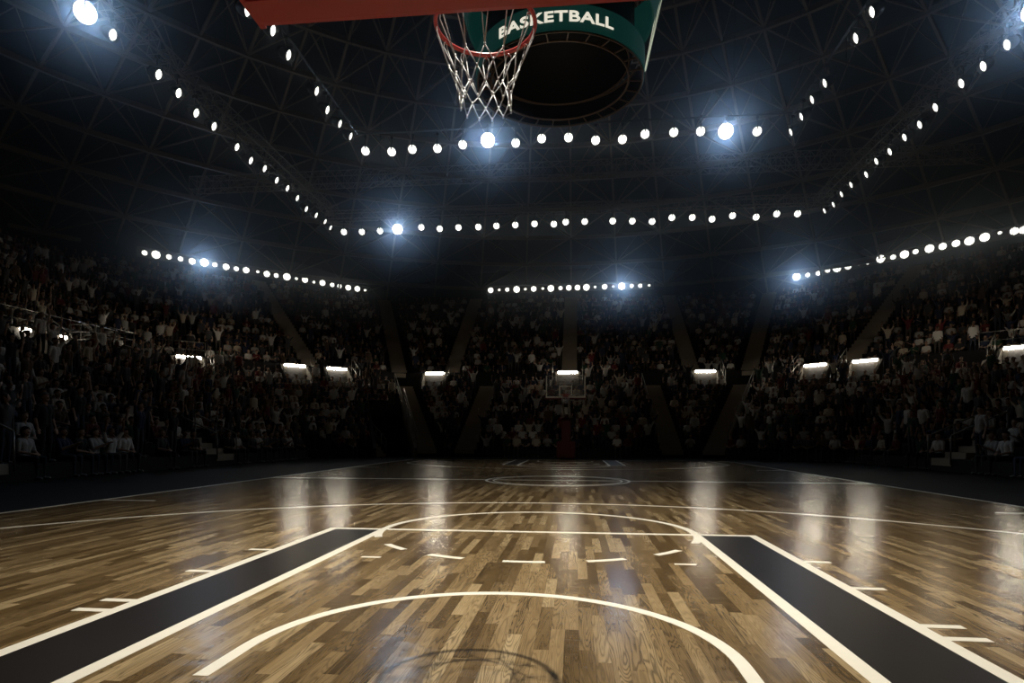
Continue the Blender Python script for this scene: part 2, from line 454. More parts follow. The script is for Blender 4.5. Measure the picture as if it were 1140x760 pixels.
# lettering bent round the band
cu = bpy.data.curves.new('lettering', 'FONT'); cu.body = 'BASKETBALL'; cu.size = .40; cu.offset = .009; cu.extrude = .006
cu.align_x = 'CENTER'; cu.space_character = 1.05
tmp = bpy.data.objects.new('tmp_text', cu); C.objects.link(tmp); bpy.context.view_layer.update()
dg = bpy.context.evaluated_depsgraph_get()
me = bpy.data.meshes.new_from_object(tmp.evaluated_get(dg)); bpy.data.objects.remove(tmp)
bt = bmesh.new(); bt.from_mesh(me); bmesh.ops.subdivide_edges(bt, edges=[e for e in bt.edges if e.calc_length() > .08], cuts=3)
xs = [v.co.x for v in bt.verts]; ys = [v.co.y for v in bt.verts]; w = max(xs)-min(xs); x0 = (max(xs)+min(xs))/2; h = max(ys)-min(ys); y0 = min(ys)
span = math.radians(75)
for v in bt.verts:
    a = -PI/2+math.radians(-1.5)+(v.co.x-x0)/w*span; r = 2.108+v.co.z
    v.co = (r*math.cos(a), r*math.sin(a), .165+(v.co.y-y0)/h*.235)
obj('lettering', bt, M['letter'], band)['label'] = 'white letters BASKETBALL'
b = bmesh.new()
for r, z, w in ((2.06, -.02, .05), (1.72, 0.0, .055), (1.72, .42, .045), (2.0, .56, .05)):
    add_tube(b, [(r*math.cos(2*PI*k/72), r*math.sin(2*PI*k/72), z) for k in range(72)], w/2, 6, closed=True)
for k in range(26):
    a = 2*PI*k/26; c, s = math.cos(a), math.sin(a)
    add_bar(b, (1.72*c, 1.72*s, 0), (2.06*c, 2.06*s, -.02), .03)
obj('ring_frame', b, M['ring'], sb)['label'] = 'rust brown ladder-like ring frame'
obj('inner_liner', ringband(2.04, 2.058, .01, .55), M['drum'], sb)
b = bmesh.new(); add_lathe(b, [(0, .46), (1.76, .46), (1.84, .60), (1.84, 1.9), (0, 1.9)], 72)
obj('drum', b, M['drum'], sb)
b = bmesh.new()
add_lathe(b, [(2.26, 1.36), (2.31, 1.34), (2.80, 3.0), (2.74, 3.0), (2.26, 1.36)], 96, smooth=False)
obj('upper_banner', b, M['green'], sb)['label'] = 'flaring upper green panel'
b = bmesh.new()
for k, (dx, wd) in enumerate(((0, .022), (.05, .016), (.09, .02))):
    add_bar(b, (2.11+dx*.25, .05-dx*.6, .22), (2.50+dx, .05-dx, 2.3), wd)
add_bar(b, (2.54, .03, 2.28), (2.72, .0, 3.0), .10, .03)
obj('edge_strip', b, M['strip'], sb)['label'] = 'pale edge strip, its lit look put in as glow'
b = bmesh.new()
for k in range(4):
    a = PI/4+k*PI/2; add_tube(b, [(1.7*math.cos(a), 1.7*math.sin(a), 1.85), (2.4*math.cos(a), 2.4*math.sin(a), 13.6)], .02, 6)
obj('suspension_cable', b, M['black_metal'], sb)

# ------------------------------------------------------------------ bowl geometry (octagonal)
K = math.tan(PI/8)
def corner(side, which, d):                # which: 'fc' far/chamfer, 'cs' chamfer/side
    if which == 'fc': return Vector((side*(7.6+K*d), 32+d, 0))
    return Vector((side*(11.9+d), 27.7+K*d, 0))
SECT = {'far': (lambda d: corner(-1, 'fc', d), lambda d: corner(1, 'fc', d)),
        'left corner': (lambda d: corner(-1, 'cs', d), lambda d: corner(-1, 'fc', d)),
        'right corner': (lambda d: corner(1, 'fc', d), lambda d: corner(1, 'cs', d)),
        'left side': (lambda d: Vector((-11.9-d, 5+.4*d, 0)), lambda d: corner(-1, 'cs', d)),
        'right side': (lambda d: corner(1, 'cs', d), lambda d: Vector((11.9+d, 5+.4*d, 0)))}
NRM = {'far': Vector((0,1,0)), 'left corner': Vector((-1,1,0)).normalized(), 'right corner': Vector((1,1,0)).normalized(),
       'left side': Vector((-1,0,0)), 'right side': Vector((1,0,0))}
def bowl(fn0, z): return None
LO = dict(d0=.9, run=.88, rise=.41, z0=.0, rows=11)
UP = dict(d0=13.0, run=.82, rise=.57, z0=5.95, rows=15)
def lift(v, z): return Vector((v.x, v.y, z))
def row_d(T, k): return T['d0']+T['run']*k
def row_z(T, k): return T['z0']+T['rise']*(k+1 if T is LO else k)
NEARCUT = Vector((0,0,0))
TUN = 6.2                                  # depth of the passage cut into the left corner stand
TW = 3.1
for sec, (A, B) in SECT.items():
    n = NRM[sec]
    for nm, T in (('lower', LO), ('upper', UP)):
        b = bmesh.new()
        for k in range(T['rows']):
            d, d2 = row_d(T, k), row_d(T, k+1); z = row_z(T, k); zp = z-T['rise'] if (k or T is LO) else z-.3
            a1, b1, a2, b2 = A(d), B(d), A(d2), B(d2)
            if sec == 'left corner' and T is LO and d < TUN:
                dirn = (a1-b1).normalized(); b1 = b1+dirn*TW; b2 = b2+(a2-b2).normalized()*TW
                if (a1-b1).dot(dirn) < .2: continue
            add_poly(b, [lift(a1, zp), lift(b1, zp), lift(b1, z), lift(a1, z)])
            add_poly(b, [lift(a1, z), lift(b1, z), lift(b2, z), lift(a2, z)])
        if T is LO:                        # walkway behind the last lower row
            d, d2, z = row_d(T, T['rows']), 13.05, row_z(T, T['rows']-1)
            add_poly(b, [lift(A(d), z), lift(B(d), z), lift(B(d2), z), lift(A(d2), z)])
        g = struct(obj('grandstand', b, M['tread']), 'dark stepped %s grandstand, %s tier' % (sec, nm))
    # wall between the tiers
    b = bmesh.new()
    a1, b1, a2, b2 = A(12.9), B(12.9), A(13.05), B(13.05)
    zt, zb = 6.02, row_z(LO, LO['rows']-1)
    add_poly(b, [lift(a1, zb), lift(b1, zb), lift(b1, zt), lift(a1, zt)]); add_poly(b, [lift(a1, zt), lift(b1, zt), lift(b2, zt), lift(a2, zt)])
    add_poly(b, [lift(a2, zb), lift(b2, zb), lift(b2, zt), lift(a2, zt)])
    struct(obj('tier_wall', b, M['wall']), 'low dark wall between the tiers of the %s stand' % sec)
    # outer wall of the hall
    b = bmesh.new(); a1, b1 = A(25.9 if 'side' not in sec else 26.2), B(25.9 if 'side' not in sec else 26.2)
    a1, b1, a2, b2 = A(26.3), B(26.3), A(26.6), B(26.6)
    ztop = 17.2 if 'side' not in sec else 19.0
    add_poly(b, [lift(a1, 0), lift(b1, 0), lift(b1, ztop), lift(a1, ztop)]); add_poly(b, [lift(a2, 0), lift(b2, 0), lift(b2, ztop), lift(a2, ztop)])
    add_poly(b, [lift(a1, ztop), lift(b1, ztop), lift(b2, ztop), lift(a2, ztop)])
    struct(obj('wall_'+sec.replace(' ', '_'), b, M['wall']), 'dark outer hall wall behind the %s stand' % sec)

# ------------------------------------------------------------------ aisles
AISLES = []        # (tier dict, base point at d0, outward direction, label)
def aisle(T, p0, dirn, label, w=1.15, shift=.035):
    AISLES.append((T, p0, dirn, w))
    dirn = dirn.copy(); L = dirn.length; dn = dirn/L          # dirn: plan shift for one metre of depth
    side = Vector((-dn.y, dn.x, 0)); b = bmesh.new()
    st = 2
    for k in range(T['rows']):
        for j in range(st):
            d = T['run']*(k+j/st); z = row_z(T, k)+T['rise']*j/st + .02
            d -= shift; c0 = p0+dirn*d; c1 = p0+dirn*(d+T['run']/st)
            zb = z-T['rise']/st-.04
            lo = [c0-side*w/2, c0+side*w/2, c1+side*w/2, c1-side*w/2]
            V0 = [b.verts.new(lift(q, zb)) for q in lo]; V1 = [b.verts.new(lift(q, z)) for q in lo]
            b.faces.new(V1)
            for q in range(4): b.faces.new((V0[q], V0[(q+1) % 4], V1[(q+1) % 4], V1[q]))
    return struct(obj('aisle_stairs', b, M['stair']), label)
def rail(label, pts, h, parts=None, spacing=1.5, mids=1, group='steel guard rails', r=.022):
    """steel rail along a polyline of foot points"""
    pts = [Vector(p) for p in pts]
    o = thing('handrail', label, 'railing', pts[0], (0,0,0), group)
    for j in range(mids+1):
        b = bmesh.new(); zz = h*(1-j/(mids+1))
        add_tube(b, [p-pts[0]+Vector((0,0,zz)) for p in pts], r if j == 0 else r*.7, 6)
        obj('top_rail' if j == 0 else 'mid_rail', b, M['steel'], o)
    for p, q in zip(pts[:-1], pts[1:]):
        n = max(1, int(round((q-p).length/spacing)))
        for i in range(n):
            a = p+(q-p)*(i/n)-pts[0]; b = bmesh.new(); add_tube(b, [a, a+Vector((0,0,h))], r, 6); obj('post', b, M['steel'], o)
    a = pts[-1]-pts[0]; b = bmesh.new(); add_tube(b, [a, a+Vector((0,0,h))], r, 6); obj('post', b, M['steel'], o)
    return o
far = Vector((0,1,0))
for s, nm in ((-1, 'left'), (1, 'right')):
    aisle(LO, Vector((s*5.75, 32.9, 0)), Vector((s*-.0, 1, 0)), 'pale aisle stairs through the far lower stand, %s of the distant hoop' % nm)
    p = corner(s, 'fc', LO['d0']); aisle(LO, p, corner(s, 'fc', 1)-corner(s, 'fc', 0), 'pale corner aisle stairs of the lower stand, %s of the distant hoop' % nm, shift=.27)
    aisle(UP, Vector((s*9.0, 45.0, 0)), far, 'aisle stairs climbing the far upper tier beside the lit doorway %s of centre' % nm)
    aisle(UP, corner(s, 'fc', 13.0), corner(s, 'fc', 1)-corner(s, 'fc', 0), 'corner aisle stairs of the upper tier %s of centre' % nm, shift=.27)
    aisle(UP, Vector((s*17.77, 40.21, 0)), Vector((s*.7071, .7071, 0)), 'aisle stairs between two lit doorways in the %s upper corner stand' % nm)
    aisle(LO, Vector((s*12.8, 20.8, 0)), Vector((s, 0, 0)), 'side aisle stairs of the %s lower stand near midcourt' % nm)
    aisle(LO, Vector((s*12.8, 11.2, 0)), Vector((s, 0, 0)), 'side aisle stairs of the %s lower stand closest to the camera' % nm)
aisle(UP, Vector((0, 45.0, 0)), far, 'central aisle stairs of the far upper tier behind the distant hoop')

# handrails beside the lower stairs
LSL = LO['rise']/LO['run']
for s, nm in ((-1, 'left'), (1, 'right')):
    for y, lab in ((20.8, 'near midcourt'), (11.2, 'closest to the camera')):
        for q, qn in ((-.65, 'near'), (.65, 'far')):
            rail('short steel handrail on the %s flank of the %s side stairs %s' % (qn, nm, lab), [(s*12.7, y+q, .25), (s*14.4, y+q, .25+1.7*LSL)], .95, spacing=.9, mids=0, r=.026)
    p = corner(s, 'fc', .9); dv = corner(s, 'fc', 1)-corner(s, 'fc', 0); sd = Vector((-dv.y, dv.x, 0)).normalized()*.66
    rail('sloping steel handrail beside the corner stairs %s of the distant hoop' % nm, [lift(p-sd*s, .35), lift(p-sd*s+dv*9.3, .35+9.3*LSL)], .95, spacing=1.9, r=.024)
    rail('sloping steel handrail beside the far lower stairs %s of the distant hoop' % nm, [(s*5.05, 32.9, .35), (s*5.05, 42.2, .35+9.3*LSL)], .9, spacing=1.9, mids=0)
    # guard rail on the front edge of the upper tier
    A0, B0 = (Vector((s*24.85, 16, 0)), Vector((s*24.85, 30.6, 0)))
    rail('long guard rail along the front edge of the %s upper side tier' % nm, [lift(A0, 5.98), lift(B0, 5.98)], .95, spacing=1.7, mids=1, r=.028)
    rail('guard rail along the %s upper corner tier before the first doorway' % nm, [(s*24.70, 33.1, 5.98), (s*22.6, 35.2, 5.98)], .95, spacing=1.5, mids=1, r=.026)

# balcony with railing on the left side walkway
b = bmesh.new()
add_slab(b, -24.86, -23.4, 27.3, 30.1, 4.55, 5.55)
for y in (27.36, 28.7, 30.0): add_slab(b, -23.47, -23.36, y-.06, y+.06, 4.55, 5.62)
bal = obj('balcony', b, M['portal']); tag(bal, 'pale concrete camera balcony jutting from the left stand wall', 'balcony')
rail('steel railing round the pale camera balcony on the left stand', [(-24.8, 27.36, 5.55), (-23.46, 27.36, 5.55), (-23.46, 30.04, 5.55), (-24.8, 30.04, 5.55)], 1.15, spacing=1.2, mids=2, r=.028)

# tunnel in the left corner of the lower stand
b = bmesh.new()
B0, B1 = SECT['left corner'][1](.5), SECT['left corner'][1](TUN)
dirn = Vector((-.7071, -.7071, 0)); off = dirn*.62
p0, p1 = B0+off, B1+off
def wall_slope(b, p0, p1, z0a, z0b, th):
    n = Vector((-(p1-p0).y, (p1-p0).x, 0)).normalized()*th
    V = [lift(p0, 0), lift(p1, 0), lift(p1, z0b), lift(p0, z0a)]
    W = [v+n for v in V]
    A = [b.verts.new(v) for v in V]; Bv = [b.verts.new(v) for v in W]
    b.faces.new(A); b.faces.new(Bv[::-1])
    for q in range(4): b.faces.new((A[q], A[(q+1) % 4], Bv[(q+1) % 4], Bv[q]))
wall_slope(b, p0, p1, .5, .5+TUN*LSL, .16)
struct(obj('tunnel_wall', b, M['concrete']), 'sloping concrete side wall of the players tunnel in the left corner')
b = bmesh.new()
q0, q1 = B0+dirn*TW, B1+dirn*TW
wall_slope(b, q0, q1, .5, .5+TUN*LSL, .16)
struct(obj('tunnel_wall', b, M['wall']), 'dark side wall of the players tunnel under the left stand')
b = bmesh.new()
c = (B1+dirn*.6+B1+dirn*TW)/2
rot = Matrix.Rotation(PI/4, 3, 'Z')
add_box(b, (c.x, c.y, 2.62), (TW-.5, .3, .5), rot)
struct(obj('tunnel_lintel', b, M['portal']), 'pale concrete lintel over the players tunnel in the left corner')
b = bmesh.new(); add_box(b, (c.x-.25, c.y+.25, 1.2), (TW-.5, .1, 2.4), rot)
struct(obj('tunnel_back', b, M['doorway']), 'dark doorway at the back of the players tunnel')
rail('steel handrail along the top of the players tunnel wall', [lift(p0, .5), lift(p1, .5+TUN*LSL)], .85, spacing=1.4, mids=1, r=.024)
b = bmesh.new()
for k in range(6):
    cc = B0+dirn*(TW-.75)+Vector((-.7071*.4142, .7071, 0))*0+Vector((-1, 1, 0)).normalized()*(1.4+.3*k)
    add_box(b, (cc.x, cc.y, .09*(k+1)), (.9, .3, .18*(k+1)), rot)
tag(obj('tunnel_steps', b, M['stair']), 'small concrete steps inside the players tunnel', 'steps', None, 'structure')
e0 = B0+dirn*(TW-1.25)+Vector((-1, 1, 0)).normalized()*1.3; e1 = e0+Vector((-1, 1, 0)).normalized()*1.8
rail('short steel stair rail inside the players tunnel', [lift(e0, .1), lift(e1, 1.05)], .9, spacing=.6, mids=1, r=.022)

# ------------------------------------------------------------------ lit doorways
PORT = [((-24.9, 24.6), 'left side', 'on the left stand, at the edge of view'), ((-24.9, 26.7), 'left side', 'on the left stand just before the camera balcony'),
        ((-23.35, 34.55), 'left corner', 'beyond the camera balcony on the left stand'),
        ((-18.75, 39.25), 'left corner', 'left of the stairs in the left corner stand'), ((-16.62, 41.35), 'left corner', 'right of the stairs in the left corner stand'),
        ((-10.17, 45), 'far', 'below the far stairs left of the distant hoop'), ((-.12, 45), 'far', 'directly above the distant hoop'),
        ((9.85, 45), 'far', 'below the far stairs right of the distant hoop'),
        ((16.42, 41.55), 'right corner', 'left of the stairs in the right corner stand'), ((18.6, 39.4), 'right corner', 'right of the stairs in the right corner stand'),
        ((24.0, 34.0), 'right corner', 'on the right stand, at the edge of view')]
zb = row_z(LO, LO['rows']-1)
for i, ((px, py), sec, where) in enumerate(PORT):
    n = NRM[sec]; ang = math.atan2(n.y, n.x)-PI/2
    e = bpy.data.objects.new('entrance_portal', None); C.objects.link(e); e.location = (px-n.x*.1, py-n.y*.1, zb); e.rotation_euler = (0,0,ang)
    struct(e, 'pale concrete doorway surround under the lamp '+where)
    wd = .98; hh = 6.02-zb
    b = bmesh.new()
    for s in (-1, 1):
        V = [(s*wd, -.95, 0), (s*wd, .0, 0), (s*wd, .0, hh), (s*wd, -.95, hh*.45)]
        A = [b.verts.new(v) for v in V]; B_ = [b.verts.new((v[0]-s*.16, v[1], v[2])) for v in V]
        b.faces.new(A); b.faces.new(B_[::-1])
        for q in range(4): b.faces.new((A[q], A[(q+1) % 4], B_[(q+1) % 4], B_[q]))
    obj('cheek_wall', b, M['portal'], e)
    b = bmesh.new(); add_slab(b, -wd+.16, wd-.16, -.06, 0, 0, hh); obj('back_wall', b, M['portal'], e)
    b = bmesh.new(); add_slab(b, -.5, .5, -.075, -.055, 0, 1.35); obj('doorway', b, M['doorway'], e)
    lp = thing('fluorescent_lamp', 'white strip lamp over the doorway '+where, 'lamp', (px-n.x*.22, py-n.y*.22, 6.0), (0,0,ang), 'strip lamps over the doorways')
    b = bmesh.new(); hl = (.26, .17)[i] if i < 2 else .72
    add_slab(b, -hl-.04, hl+.04, -.06, .06, .02, .12); obj('housing', b, M['black_metal'], lp)
    b = bmesh.new(); add_slab(b, -hl, hl, -.12, .05, -.13, .02); bmesh.ops.bevel(b, geom=b.edges[:], offset=.03, segments=2, affect='EDGES')
    obj('tube_cover', b, M['tube'], lp)
    side = Vector((n.y, -n.x, 0)); s = 1 if 'left' in sec or px < -5 else -1
    if sec == 'far' and px > 5: s = 1
    if abs(px) < 1: s = 0
    base = Vector((px, py, 0))-n*.15
    for sd in ((s,) if s else (-1, 1)):
        f0 = base+side*sd*(wd+.12)
        rail('sloping rail beside the doorway '+where+((', nearer the %s' % ('left' if sd < 0 else 'right')) if not s else ''), [lift(f0-n*1.5, zb), lift(f0-n*.1, zb+1.0)], 1.35, spacing=.7, mids=1, r=.024)

# ------------------------------------------------------------------ spotlights
def can_mesh(r=.2, L=.44):
    b = bmesh.new()                            # opens towards -Z, lens recessed
    add_lathe(b, [(0, L*.85), (r*.45, L*.85), (r*.62, L*.78), (r*.98, L*.25), (r, -.15), (r*.94, -.15), (r*.91, .0), (0, .02)], 20)
    for k in range(3): add_lathe(b, [(r*.74+.02*0, L*(.5+.09*k)), (r*.86, L*(.5+.09*k)), (r*.86, L*(.52+.09*k)), (r*.70, L*(.52+.09*k))], 20)
    return mesh_of('housing', b, M['black_metal'])
def lens_mesh(r, mat):
    b = bmesh.new(); add_lathe(b, [(0, -.055), (r*.6, -.035), (r, -.004), (r, .0), (0, .0)], 24); return mesh_of('lens', b, M[mat])
def yoke_mesh(drop):
    b = bmesh.new()
    add_tube(b, [(0, 0, 0), (0, 0, -drop+.3)], .022, 8); add_box(b, (0, 0, -.03), (.14, .1, .12))
    for s in (-1, 1): add_bar(b, (0, 0, -drop+.3), (s*.235, 0, -drop+.28), .05, .012); add_bar(b, (s*.235, 0, -drop+.28), (s*.225, 0, -drop-.02), .05, .012)
    return mesh_of('yoke', b, M['black_metal'])
CANH, LENSB = can_mesh(.34, .55), lens_mesh(.30, 'lens_hot')  # lens enlarged to stand in for the glare around the brightest lamps
CAN, LENS, LENSH, YOKE = can_mesh(), lens_mesh(.178, 'lens'), lens_mesh(.178, 'lens_hot'), yoke_mesh(.62)
HOT = []
def spot(p, target, label, group, hot=False, drop=.62):
    p = Vector(p); d = (Vector(target)-p).normalized(); yaw = math.atan2(d.y, d.x)
    t = thing('spotlight', label, 'spotlight', (p.x, p.y, p.z+drop), (0, 0, yaw), group)
    link('yoke', YOKE, t)
    pit = math.atan2(-d.z, math.hypot(d.x, d.y))
    # local frame: x forward; -Z of the can turned to the beam
    hs = link('housing', CANH if hot else CAN, t, (0, 0, -drop), (0, -(PI/2-pit), 0))
    ln = link('lens', LENSB if hot else LENS, hs)
    if hot: HOT.append((p+d*.1, d))
    return t
ROW_NEAR = [(-8.94,25.70,13.86),(-7.74,25.70,13.77),(-6.80,25.70,13.84),(-5.67,25.70,13.83),(-4.54,25.70,13.94),(-3.43,25.70,14.08),(-2.20,25.70,13.91),(-1.07,25.70,14.05),(0.09,25.70,14.04),(1.25,25.70,13.87),(2.39,25.70,13.86),(3.34,25.70,14.04),(4.54,25.70,14.06),(5.65,25.70,14.05),(6.68,25.70,14.00),(7.96,25.70,13.94)]
ROW_FAR = [(-13.90,36.00,13.82),(-12.75,36.00,13.79),(-11.60,36.00,13.81),(-10.50,36.00,13.88),(-9.00,36.00,13.95),(-7.85,36.00,13.83),(-6.69,36.00,13.87),(-5.47,36.00,13.86),(-4.36,36.00,13.89),(-3.21,36.00,13.91),(-2.05,36.00,13.94),(-0.89,36.00,13.89),(-0.18,36.00,13.99),(0.95,36.00,13.98),(2.60,36.00,13.96),(3.75,36.00,13.92),(4.90,36.00,13.86),(6.04,36.00,14.05),(7.21,36.00,14.02),(8.34,36.00,13.89),(9.50,36.00,14.05),(10.83,36.00,13.92),(11.98,36.00,14.07),(13.14,36.00,14.04)]
SIDE_L = [(-14.40,16.25,13.92),(-14.40,17.31,13.95),(-14.40,19.49,13.96),(-14.40,20.60,13.92),(-14.40,21.67,13.74),(-14.40,22.87,13.82),(-14.40,24.59,13.78),(-14.40,25.75,13.71),(-14.40,27.01,13.89),(-14.40,28.21,13.83),(-14.40,29.36,13.90),(-14.40,30.49,13.83),(-14.40,31.59,13.66),(-14.40,32.89,13.78),(-14.40,34.16,13.86),(-14.40,34.97,13.77)]
SIDE_R = [(14.35,19.40,14.20),(14.35,20.47,13.88),(14.35,21.64,13.89),(14.35,22.85,13.99),(14.35,24.46,13.98),(14.35,25.55,13.86),(14.35,26.71,13.91),(14.35,27.94,13.87),(14.35,29.17,13.99),(14.35,30.16,13.80),(14.35,31.80,13.97),(14.35,32.93,13.94),(14.35,33.94,13.78),(14.35,35.14,13.88)]
INNER_L = [(-9.30,16.28,13.69),(-9.30,17.82,14.10),(-9.30,18.90,13.98),(-9.30,21.18,14.04),(-9.30,22.18,13.87),(-9.30,23.47,13.98),(-9.30,24.69,14.06)]
INNER_R = [(9.40,18.72,14.07),(9.40,19.80,13.97),(9.40,22.27,13.94),(9.40,23.47,14.00),(9.40,24.58,13.93),(9.40,25.78,13.91)]
def run_lamps(pts, target, text, group, hot=()):
    for i, p in enumerate(pts):
        g = 'glaring' if i in hot else 'small round'
        spot(p, target(p) if i not in hot else (.4, -1.4, 1.6), '%s white spotlight, %s %s' % (g, ordinal(i), text), group, i in hot)
run_lamps(ROW_NEAR, lambda p: (p[0]*.4, 3, 0), 'from the left in the row below the scoreboard ring', 'spotlights of the near cross row', (5, 14))
run_lamps(ROW_FAR, lambda p: (p[0]*.5, 4, 0), 'from the left in the row under the far truss', 'spotlights of the far cross row', (3,))
run_lamps(SIDE_L, lambda p: (p[0]+10, p[1]-1.6, p[2]-5.4), 'from the near end under left outer truss', 'spotlights of the left outer row', (0,))
run_lamps(SIDE_R, lambda p: (p[0]-10, p[1]-1.6, p[2]-5.4), 'from the near end under right outer truss', 'spotlights of the right outer row', (0,))
run_lamps(INNER_L, lambda p: (p[0]+10, p[1]-1.6, p[2]-5.4), 'from the near end under left inner pipe', 'spotlights of the left inner row')
run_lamps(INNER_R, lambda p: (p[0]-10, p[1]-1.6, p[2]-5.4), 'from the near end under right inner pipe', 'spotlights of the right inner row')

# ------------------------------------------------------------------ lighting trusses
def truss(label, a, b, s=.5, cell=.55, ch=.05, web=.022, group='lighting trusses'):
    a, b = Vector(a), Vector(b); d = b-a; L = d.length; dn = d/L
    sd = Vector((-dn.y, dn.x, 0)); zz = Vector((0,0,1)); t = thing('lighting_truss', label, 'truss', a, (0,0,0), group)
    cs = [sd*x*s/2+zz*y*s/2 for x, y in ((-1,-1),(1,-1),(1,1),(-1,1))]
    for c in cs:
        bm_ = bmesh.new(); add_tube(bm_, [c, c+d], ch/2, 6); obj('chord', bm_, M['truss'], t)
    bm_ = bmesh.new(); n = max(2, int(L/cell))
    for i in range(n):
        p, q = dn*(L*i/n), dn*(L*(i+1)/n)
        for f in range(4):
            c0, c1 = cs[f], cs[(f+1) % 4]
            if i % 2: c0, c1 = c1, c0
            add_bar(bm_, p+c0, q+c1, web)
            add_bar(bm_, p+c0, p+c1, web)
    obj('lacing', bm_, M['truss'], t)
    # hangers to the roof
    bm_ = bmesh.new()
    for f in (.12, .5, .88):
        p = dn*(L*f); add_tube(bm_, [p+zz*s/2, p+zz*(roof_z((a+p).x, (a+p).y)-a.z-.2)], .012, 5)
    obj('hanger', bm_, M['black_metal'], t)
    return t
RS, RZ = 101.0, -75.0
def roof_z(x, y):
    r2 = x*x+(y-CY)**2; return math.sqrt(RS*RS-r2)+RZ
truss('dark box truss along the left outer lamp row', (-14.4, 12, 14.78), (-14.4, 35.6, 14.78))
truss('dark box truss along the right outer lamp row', (14.35, 12, 14.78), (14.35, 35.6, 14.78))
truss('cross truss carrying the long far lamp row', (-15.2, 36.0, 14.80), (15.2, 36.0, 14.80), .5)
truss('wide cross truss without lamps between the two lamp rows', (-22, 33.2, 15.85), (21.2, 33.2, 15.85), .72, .5, .055, .03)
for nm, x in (('left', -9.3), ('right', 9.4)):
    b = bmesh.new(); add_tube(b, [(x, 12, 14.62), (x, 25.7, 14.62)], .04, 8)
    for y in (13, 19, 25): add_tube(b, [(x, y, 14.62), (x, y, roof_z(x, y)-.2)], .012, 5)
    tag(obj('lamp_pipe', b, M['black_metal']), 'thin dark pipe along the %s inner lamp row' % nm, 'pipe', 'lamp pipes')
b = bmesh.new(); add_tube(b, [(-9.4, 25.7, 14.62), (9.5, 25.7, 14.62)], .04, 8)
for x in (-7, 0, 7): add_tube(b, [(x, 25.7, 14.62), (x, 25.7, roof_z(x, 25.7)-.2)], .012, 5)
tag(obj('lamp_pipe', b, M['black_metal']), 'thin dark pipe across the hall above the near lamp row', 'pipe', 'lamp pipes')

# ------------------------------------------------------------------ lamp ribbons over the upper tiers
RIB_L = [(-32.71,43.51,15.26),(-32.17,44.06,15.27),(-31.54,44.69,15.26),(-30.95,45.27,15.25),(-30.36,45.87,15.22),(-29.72,46.51,15.29),(-29.16,47.07,15.25),(-28.55,47.68,15.23),(-27.98,48.25,15.21),(-27.42,48.81,15.23),(-26.74,49.48,15.26),(-26.21,50.02,15.20),(-25.64,50.58,15.20),(-24.99,51.24,15.24),(-24.39,51.84,15.22),(-23.84,52.39,15.24),(-23.26,52.97,15.17),(-22.69,53.54,15.22),(-22.03,54.19,15.19),(-21.53,54.70,15.19),(-20.92,55.31,15.18),(-20.27,55.96,15.21),(-19.70,56.53,15.20)]
RIB_F = [(-7.71,57.90,15.28),(-6.88,57.90,15.29),(-6.11,57.90,15.30),(-5.20,57.90,15.30),(-4.36,57.90,15.31),(-3.56,57.90,15.32),(-2.69,57.90,15.33),(-1.92,57.90,15.33),(-1.00,57.90,15.34),(-0.21,57.90,15.35),(0.61,57.90,15.35),(1.45,57.90,15.36),(2.27,57.90,15.37),(3.16,57.90,15.38),(3.97,57.90,15.38),(4.76,57.90,15.39),(5.68,57.90,15.40),(6.47,57.90,15.40),(7.30,57.90,15.41)]
RIB_R = [(20.01,56.21,15.49),(20.71,55.52,15.45),(21.35,54.88,15.41),(21.91,54.32,15.50),(22.46,53.77,15.51),(23.09,53.14,15.49),(23.68,52.55,15.50),(24.17,52.05,15.51),(24.85,51.37,15.55),(25.48,50.74,15.50),(26.05,50.18,15.53),(26.59,49.64,15.57),(27.25,48.98,15.58),(27.85,48.37,15.55),(28.45,47.78,15.57),(29.03,47.20,15.55),(29.67,46.55,15.59),(30.29,45.94,15.69),(30.87,45.36,15.60),(31.22,45.01,15.55)]
RL = [lens_mesh(.12, 'lens'), lens_mesh(.19, 'lens'), lens_mesh(.25, 'lens'), lens_mesh(.30, 'lens'), lens_mesh(.30, 'lens_hot')]
def shell_mesh(r):
    b = bmesh.new(); add_lathe(b, [(0, .28), (r*.7, .26), (r*1.12, .0), (r*1.12, -.05), (r*1.02, -.05), (r*1.0, .02), (0, .02)], 18)
    for k in range(2): add_bar(b, (-r, r*(k-.5)*.7, -.07), (r, r*(k-.5)*.7, -.07), .03, .012)
    return mesh_of('housing', b, M['black_metal'])
RH = [shell_mesh(r) for r in (.12, .19, .25, .30)]
SIZ_L = [1,3,1,1,2,9,1,2,1,2,0,2,1,3,0,2,0,2,1,1,2,2,0]
SIZ_F = [2,0,1,3,0,2,0,3,1,2,2,3,0,2,0,9,1,1,0]
SIZ_R = [9,1,1,1,3,2,0,1,3,1,3,1,3,2,2,3,3,0,2,2]
